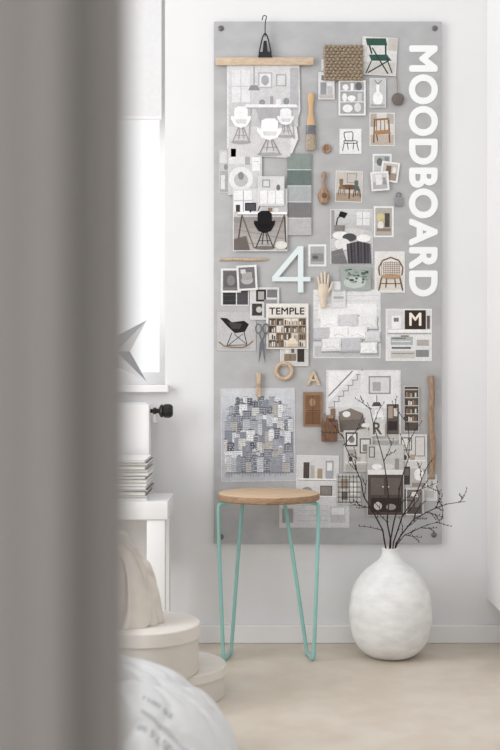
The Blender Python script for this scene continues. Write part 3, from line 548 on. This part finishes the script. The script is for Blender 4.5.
sc_o = empty('scissors', (X(263), BY-0.01, Z(364)), 'small grey steel scissors hanging open', 'scissors')
cxs = 262
for s_ in (1, -1):
    b = Bd(); yy = BY-0.013-(0.002 if s_ > 0 else 0)
    pts = [(cxs-s_*1.6, 341), (cxs+s_*1.0, 340), (cxs+s_*2.6, 344), (cxs+s_*3.4, 364), (cxs+s_*1.2, 356)]
    b.add(extrude_poly([(X(a), Z(c)) for a, c in pts], yy-0.0015, yy), M_scis)
    cx = cxs-s_*3.6
    b.add(tube([(X(cxs), yy-.001, Z(342)), (X(cx+s_*1), yy-.001, Z(334))], 0.0024, 6), M_scis)
    b.add(tube([(X(cx)+0.0085*math.cos(i*math.pi/8), yy-.001, Z(329)+0.014*math.sin(i*math.pi/8)) for i in range(16)], 0.0021, 6, True), M_scis)
    b.build('blade', parent=sc_o)
cp = empty('clothes_peg', (X(258.5), BY-0.008, Z(397)), 'wooden clothes peg gripping the poster', 'clothes peg')
b = Bd(); b.add(bbox_bev(X(256.4), BY-0.009, Z(397), X(260.6), BY-0.0055, Z(373), 0.001), M_woodv); b.build('wooden_half', parent=cp)
b = Bd(); b.add(bbox_bev(X(256.4), BY-0.014, Z(397), X(260.6), BY-0.0105, Z(373), 0.001), M_woodv); b.build('wooden_half', parent=cp)
b = Bd(); b.add(tube([(X(255.8), BY-0.0145, Z(384)), (X(261.2), BY-0.0145, Z(384)), (X(261.2), BY-0.0145, Z(386)), (X(255.8), BY-0.0145, Z(386))], 0.0008, 6), M_steel); b.build('spring', parent=cp)
b = Bd(); b.add(bbox_bev(X(321), BY-0.016, Z(441), X(336.5), BY-0.004, Z(421.5), 0.003), M_brown)
b.add(bbox_bev(X(325.4), BY-0.013, Z(421.8), X(332), BY-0.006, Z(416.8), 0.0012), M_brown)
b.add(bbox_bev(X(324.4), BY-0.0145, Z(418), X(333), BY-0.005, Z(414.8), 0.0012), M_tan)
b.build('wooden_bottle', 'small squared brown wooden bottle shape', 'ornament')
pts = [(X(430+.7*math.sin(i*.9)+i*.12), BY-0.0085-0.001*math.sin(i), Z(376+i*8.4)) for i in range(13)]
b = Bd(); pp_ = smooth_path(pts, 1); b.add(tube(pp_, [0.0082+0.0009*math.sin(i*1.3) for i in range(len(pp_))], 9), M_tan)
b.build('driftwood_stick', 'straight upright brown wooden stick', 'stick')

# ---------------------------------------------------------------- stool
st = empty('stool', (0.053, -0.2, 0), 'round wooden stool with mint green hairpin legs', 'stool')
r = 0.146; zt = 0.475; th = 0.021
b = Bd(); b.add(lathe([(0.01, zt-th), (r-0.006, zt-th), (r-0.001, zt-th+0.003)], 64, (0.053, -0.2, 0)), M_woodrim)
b.add(lathe([(r-0.001, zt-th+0.003), (r, zt-th+0.007), (r, zt-0.006), (r-0.003, zt-0.002)], 64, (0.053, -0.2, 0)), M_woodrim)
b.add(lathe([(r-0.003, zt-0.002), (r-0.008, zt), (0.01, zt)], 64, (0.053, -0.2, 0)), M_wood)
b.build('seat', parent=st, label='round birch seat with a darker edge')
zl = zt-th-0.0055
for pts in [
    [(0.03, -0.2, zl), (-0.084, -0.215, zl), (-0.092, -0.22, zl-.02), (-0.076, -0.235, 0.03), (-0.0745, -0.236, 0.0065), (-0.07, -0.225, 0.0062), (-0.058, -0.16, 0.0062), (-0.055, -0.147, 0.0065), (-0.053, -0.145, 0.03), (-0.024, -0.115, zl-.02), (-0.018, -0.12, zl), (0.04, -0.17, zl)],
    [(0.076, -0.2, zl), (0.19, -0.215, zl), (0.1965, -0.22, zl-.02), (0.181, -0.235, 0.03), (0.179, -0.236, 0.0065), (0.176, -0.225, 0.0062), (0.166, -0.16, 0.0062), (0.164, -0.147, 0.0065), (0.162, -0.145, 0.03), (0.104, -0.115, zl-.02), (0.098, -0.12, zl), (0.07, -0.17, zl)]]:
    b = Bd(); b.add(tube(smooth_path(pts, 2), 0.0055, 10), M_mint); b.build('leg', parent=st)

# ---------------------------------------------------------------- vase
vc = (0.404, -0.175, 0)
sy = 0.002885
def prof(w, py): return (w*sy, (655.5-py)*sy)
P = [(6, 655.5), (18, 655.4), (24, 653), (31, 647.5), (36.6, 639), (40, 628.5), (41.4, 617), (41.4, 605.5), (39.6, 594), (36.2, 584), (31, 575.5), (24.4, 568.5), (17, 563), (11, 558.5), (8.4, 554), (7.6, 550.5), (8.6, 547.8), (7.8, 547), (6.4, 548.5), (6.2, 556), (8, 562), (12, 567)]
pp = smooth_path([(p[0], 0, p[1]) for p in P[:-4]], 1)
P2 = [(p.x, p.z) for p in pp]+P[-4:]
b = Bd(); b.add(lathe([prof(*p) for p in P2], 96, vc, fn=lambda r, h, a: r*(1+0.005*math.sin(3*a+h*20)+.008*noise.noise(Vector((math.cos(a)*2.4, math.sin(a)*2.4, h*22))))), M_vase)
vs = b.build('vase', 'round-bellied chalky white vase with a narrow neck', 'vase')

# branches
def twigs(name, main, seed, lab, dens=.8, r0=.0021, Lm=.11):
    q = random.Random(seed); d0 = DIST+vc[1]
    pts = [Vector((X(px, d0), vc[1]+dy, Z(py, d0))) for px, py, dy in main]
    pts = smooth_path(pts, 1); n = len(pts)
    for i in range(3, n-1): pts[i] += Vector((q.uniform(-.005, .005), 0, q.uniform(-.002, .002)))
    b = Bd(); b.add(tube(pts, [r0*(1-i/n)+0.0006 for i in range(n)], 6), M_twig)
    def bud(o): b.add(lathe([(.0003, -.0024), (.0016, -.0009), (.0013, .0009), (.0002, .003)], 5, tuple(o)), M_twig)
    def grow(p, d, L, rr, lvl):
        m = 4; ps = [p]; dd = d.copy()
        for i in range(m):
            dd = (dd+Vector((q.uniform(-.28, .28), q.uniform(-.1, .1), q.uniform(-.12, .18)))).normalized()
            np_ = ps[-1]+dd*L/m
            if np_.y > -0.035: np_.y = -0.035
            ps.append(np_)
        b.add(tube(ps, [rr*(1-i/(m+1))+.0004 for i in range(m+1)], 5), M_twig)
        for i in range(1, m+1):
            bud(ps[i]+Vector((q.uniform(-.002, .002), 0, q.uniform(0, .003))))
            if lvl > 0 and i in (1, 2, 3) and q.random() < .5:
                e = Matrix.Rotation(q.choice([-1, 1])*q.uniform(.5, .9), 3, 'Y') @ dd
                grow(ps[i], e, L*q.uniform(.35, .6), rr*.75, lvl-1)
    for i in range(n//3, n-1):
        t_ = (pts[i+1]-pts[i-1]).normalized()
        bud(pts[i]+Vector((q.uniform(-.003, .003), 0, 0)))
        if q.random() < dens:
            e = Matrix.Rotation((1 if i % 2 else -1)*q.uniform(.35, .9), 3, 'Y') @ t_
            grow(pts[i], e, q.uniform(.045, Lm), .0009, 1)
    return b.build(name, lab, 'branch', group='bare branches in the vase')
lab = 'bare dark budding branch standing in the vase'
twigs('branch', [(388, 585, -.005), (387.5, 548, -.004), (380, 524, 0), (368, 504, .01), (358, 474, .02), (348, 450, .03), (342, 434, .03)], 1, lab, .85)
twigs('branch', [(389, 590, .004), (389, 548, .003), (388, 512, -.01), (385, 470, -.02), (376, 432, 0), (367, 402, 0)], 2, lab, .7, Lm=.09)
twigs('branch', [(391, 592, .008), (390.5, 548, .007), (395, 512, -.02), (401, 480, -.04), (406, 448, -.05), (405, 415, -.05)], 3, lab, .8, Lm=.09)
twigs('branch', [(391, 585, -.009), (392, 548, -.008), (400, 522, -.01), (414, 496, 0), (424, 474, 0), (434, 458, 0)], 4, lab, .8)
twigs('branch', [(393, 580, 0), (393.5, 548, 0), (402, 530, -.02), (418, 514, -.03), (438, 503, -.04), (463, 500, -.04)], 5, 'bare dark branch leaning out sideways from the vase', .7, Lm=.055)
twigs('branch', [(393, 576, .006), (393.8, 548, .006), (402, 536, -.02), (416, 528, -.03), (430, 522, -.04), (442, 516, -.04)], 6, 'short bare dark branch leaning low from the vase', .5, .0014, Lm=.05)

# ---------------------------------------------------------------- radiator + valve
rd = empty('radiator', (X(100, 3.42), -0.07, 0.25), 'white panel radiator under the window', 'radiator')
b = Bd(); xr = X(150, 3.42); xl = -1.1
b.add(bbox_bev(xl, -0.1, 0.26, xr, -0.04, Z(404, 3.42), 0.008), M_trim)
b.build('panel', parent=rd)
b = Bd()
for i in range(3): b.add(bbox_bev(xl+.02, -0.09+i*.018, Z(404, 3.42)+.0005, xr-.01, -0.08+i*.018, Z(404, 3.42)+.004, 0.001), M_trim)
b.build('top_grille', parent=rd)
for q_ in (-1.0, -0.45):
    b = Bd(); b.add(box(q_, -0.039, 0.4, q_+0.04, 0.0, 0.6), M_trim); b.build('bracket', parent=rd)
b = Bd(); vz = Z(411, 3.42)
b.add(lathe([(.006, xr), (.006, xr+.008), (.010, xr+.009), (.010, xr+.018), (.007, xr+.019), (.007, xr+.026)], 16, (0, -0.07, vz), 'x'), M_black)
b.add(tube([(xr+.013, -.07, vz), (xr+.013, -.07, vz-.03), (xr+.013, -.02, vz-.034), (xr+.013, 0, vz-.034)], .005, 8), M_trim); b.build('valve', parent=rd)
b = Bd(); b.add(lathe([(.010, xr+.026), (.017, xr+.030), (.019, xr+.036), (.016, xr+.039), (.019, xr+.042), (.02, xr+.055), (.018, xr+.063), (.013, xr+.067)], 30, (0, -0.07, vz), 'x', fn=lambda r, h, a: r*(1+.05*math.sin(10*a))), M_black); b.build('valve_knob', parent=rd, label='black thermostat knob')

# folded paper star: facets in two greys, standing on the sill
yy = 0.02; scx, scz = X(113, 3.52), Z(351.5, 3.52)
tips = [(34, 31.5), (6, 17), (-22, 31.5), (-14, 0), (-22, -30.5), (6, -16), (34, -30.5), (17, 0)]
ring = [(scx+dx*S, yy, scz+dz*S) for dx, dz in tips]
b = Bd()
for i in range(8):
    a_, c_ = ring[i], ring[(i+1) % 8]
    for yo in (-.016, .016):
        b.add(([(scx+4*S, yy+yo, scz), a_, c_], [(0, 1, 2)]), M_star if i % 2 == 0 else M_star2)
b.build('paper_star', 'folded grey and white paper star standing on the sill', 'star ornament', smooth=False)

# ---------------------------------------------------------------- bench + magazines
bn = empty('bench', (-0.55, -0.22, 0), 'plain white painted bench with square legs', 'bench')
xR = X(168, 3.17); zt2 = Z(500, 3.2)
b = Bd(); b.add(bbox_bev(-1.0, -0.34, zt2-0.05, xR, -0.11, zt2, 0.003), M_trim); b.build('top', parent=bn)
for lx, ly in [(xR-0.058, -0.335), (xR-0.058, -0.16), (-0.99, -0.335), (-0.99, -0.16)]:
    b = Bd(); b.add(bbox_bev(lx, ly, 0, lx+0.05, ly+0.045, zt2-0.0505, 0.003), M_trim); b.build('leg', parent=bn)
q = random.Random(3)
mats_mag = [M_trim, mat('grey_cover', (176, 176, 178), .6, .03), mat('cream_cover', (216, 210, 200), .6, .03), mat('charcoal_cover', (112, 110, 110), .6, .03)]
M_pages = mat('magazine_pages', (224, 223, 220), .9, .08, 300, stretch=(1, 1, 20))
z = zt2+0.0005
for i in range(13):
    h_ = q.uniform(.006, .010); dx = q.uniform(-.006, .004); m_ = mats_mag[i % 4]
    xe = X(148, 3.2)+dx
    mg = empty('magazine', (xe-0.1, -0.22, z), 'magazine lying in the stack on the white bench', 'magazine', 'magazines stacked on the bench')
    b = Bd(); b.add(box(xe-0.21, -0.325+dx, z+.0012, xe-.001, -0.125+dx, z+h_-.0012), M_pages); b.build('pages', parent=mg)
    b = Bd(); b.add(box(xe-0.212, -0.327+dx, z, xe, -0.123+dx, z+.001), m_); b.add(box(xe-0.212, -0.327+dx, z+h_-.001, xe, -0.123+dx, z+h_), m_); b.build('cover', parent=mg)
    z += h_+0.0006

# ---------------------------------------------------------------- round boxes
def rbox(cx, cy, z0, r, h, label, lidh=.03):
    o = empty('round_box', (cx, cy, z0), label, 'box', 'stacked round storage boxes')
    b = Bd(); b.add(lathe([(r-.005, z0), (r-.003, z0+.002), (r-.003, z0+h-.01)], 64, (cx, cy, 0)), M_box); b.build('body', parent=o)
    b = Bd(); b.add(lathe([(r, z0+h-lidh), (r+.0015, z0+h-lidh+.001), (r+.0015, z0+h-.002), (r-.001, z0+h), (.01, z0+h)], 64, (cx, cy, 0)), M_lid); b.build('lid', parent=o)
rbox(-0.205, -0.575, 0.0, 0.143, 0.08, 'low round cream card box standing on the floor', .024)
rbox(-0.262, -0.65, 0.081, 0.138, 0.12, 'round cream card box stacked on another box', .034)

# linen bag slumped on the box
bx, by_, bz = -0.318, -0.655, 0.2018
def drape():
    nr, na = 90, 200; v, f = [], []
    for j in range(nr+1):
        t_ = j/nr
        for i in range(na):
            a = 2*math.pi*i/na
            ca, sa = math.cos(a), math.sin(a)
            soft = noise.noise(Vector((ca*1.6, sa*1.6, t_*1.8+3)))
            crease = 1-min(1, abs(noise.noise(Vector((ca*2.2+t_*1.4, sa*2.2-t_, t_*2.6+7))))*5)
            rr = .012+.090*(t_**.62)*(1+.20*soft-.10*crease)
            h_ = .225*(1-t_**1.9)+.030*noise.noise(Vector((ca*1.8, sa*1.8, t_*3)))*(t_*(1-t_)*4)-.010*crease*(1-t_)
            v.append((bx+rr*ca-.045*(1-t_)**1.3, by_+rr*.85*sa, bz+max(h_, 0)))
    for j in range(nr):
        for i in range(na):
            k = (i+1) % na; f.append((j*na+i, (j+1)*na+i, (j+1)*na+k, j*na+k))
    f.append(tuple(range(na))); f.append(tuple(nr*na+i for i in range(na-1, -1, -1)))
    return v, f
b = Bd(); b.add(drape(), M_linen)
b.build('linen_bag', 'soft natural linen bag slumped on the round box', 'bag', ang=80)

# cushion in front with printed writing
def pillow(cx, cy, cz, ax, ay, az, tilt, fn):
    nu, nv = 240, 120; v, f = [], []
    for j in range(nv+1):
        ph = -math.pi/2+math.pi*j/nv
        for i in range(nu):
            th_ = 2*math.pi*i/nu
            c, s = math.cos(th_), math.sin(th_)
            ex = .75
            cp_ = max(math.cos(ph), 0)
            x = ax*math.copysign(abs(c)**ex, c)*cp_**.75
            y = ay*math.copysign(abs(s)**ex, s)*cp_**.75
            zz = az*math.copysign(abs(math.sin(ph))**1.15, math.sin(ph))
            zz += fn(x, y)*(1 if zz > 0 else .0)*abs(math.sin(ph))**.6
            p = Matrix.Rotation(tilt, 3, 'Y') @ Vector((x, y, zz))
            v.append((p.x+cx, p.y+cy, max(p.z+cz, 0.002)))
    for j in range(nv):
        for i in range(nu):
            k = (i+1) % nu; f.append((j*nu+i, j*nu+k, (j+1)*nu+k, (j+1)*nu+i))
    return v, f
def wr(x, y):
    wx = x+.03*noise.noise(Vector((x*5, y*5, 2))); wy = y+.03*noise.noise(Vector((x*5, y*5, 9)))
    n1 = noise.noise(Vector((wx*4, wy*4, 1.3))); n2 = noise.noise(Vector((wx*5-wy*4, wy*8+wx*4, 4.1))); n3 = noise.noise(Vector((wx*12+wy*9, wy*9, 7.7)))
    sm = lambda n, w: max(0, 1-abs(n)/w)**2
    return .026*n1-.016*sm(n2, .22)-.007*sm(n3, .25)+.008
ck = empty('cushion', (-0.37, -1.2, 0), 'creased off-white cotton cushion with faint grey printed marks', 'cushion')
pv, pf = pillow(-0.37, -1.2, 0.136, 0.36, 0.26, 0.128, math.radians(17), wr)
b = Bd(); b.add((pv, pf), M_sack); cv = b.build('cover', parent=ck, ang=80)
tree = BVHTree.FromPolygons([Vector(p) for p in pv], pf)
def project(st, x0, y0, w, h, ang):
    b = Bd()
    v, f = text_geo(st)
    me = bpy.data.meshes.new('t'); me.from_pydata(v, [], f); bm = bmesh.new(); bm.from_mesh(me)
    bmesh.ops.triangulate(bm, faces=bm.faces)
    bmesh.ops.subdivide_edges(bm, edges=[e for e in bm.edges if e.calc_length() > .12], cuts=3)
    bm.verts.index_update()
    v = [tuple(p.co) for p in bm.verts]; f = [tuple(p.index for p in q.verts) for q in bm.faces]; bm.free(); bpy.data.meshes.remove(me)
    xs = [p[0] for p in v]; ys = [p[1] for p in v]; L = max(xs)-min(xs); H = max(ys)-min(ys)
    V = []
    for p in v:
        u = (p[0]-min(xs))/L*w; t_ = (p[1]-min(ys))/H*h
        x = x0+u*math.cos(ang)-t_*math.sin(ang); y = y0+u*math.sin(ang)+t_*math.cos(ang)
        hit = tree.ray_cast(Vector((x, y, 1)), Vector((0, 0, -1)))
        V.append((x, y, (hit[0].z if hit[0] else 0.05)+0.0015))
    b.add((V, f), M_ink); b.build('printed_lettering', parent=ck, smooth=False)
project('00 52 001', -0.205, -1.405, 0.07, 0.013, math.radians(-8))
project('IIIIIIIIIIIIIIIIIII', -0.20, -1.375, 0.09, 0.006, math.radians(-8))
project('1100 52', -0.20, -1.345, 0.055, 0.013, math.radians(-8))

# ---------------------------------------------------------------- camera + light
cd_ = bpy.data.cameras.new('camera'); cam = bpy.data.objects.new('camera', cd_); sc.collection.objects.link(cam)
cam.location = (0, -DIST, CAMH); cam.rotation_euler = (math.pi/2, 0, 0)
cd_.sensor_fit = 'VERTICAL'; cd_.sensor_height = 36; cd_.lens = 36*F/750
cd_.dof.use_dof = True; cd_.dof.focus_distance = 3.4; cd_.dof.aperture_fstop = 2.7
cd_.clip_start = 0.05
sc.camera = cam
w = bpy.data.worlds.new('world'); sc.world = w; w.use_nodes = True
bg = w.node_tree.nodes['Background']; bg.inputs[0].default_value = (.99, .995, 1, 1); bg.inputs[1].default_value = 1.05
al = bpy.data.lights.new('left_fill_light', 'AREA'); al.shape = 'RECTANGLE'; al.size = 2.3; al.size_y = 1.4; al.energy = 56; al.color = (1, 1, 1)  # fill lamp added out of view at the left-wall opening, for light from the left
ao = bpy.data.objects.new('left_fill_light', al); sc.collection.objects.link(ao); ao.location = (-2.15, -1.7, 1.55); ao.rotation_euler = (0, math.radians(-90), 0)
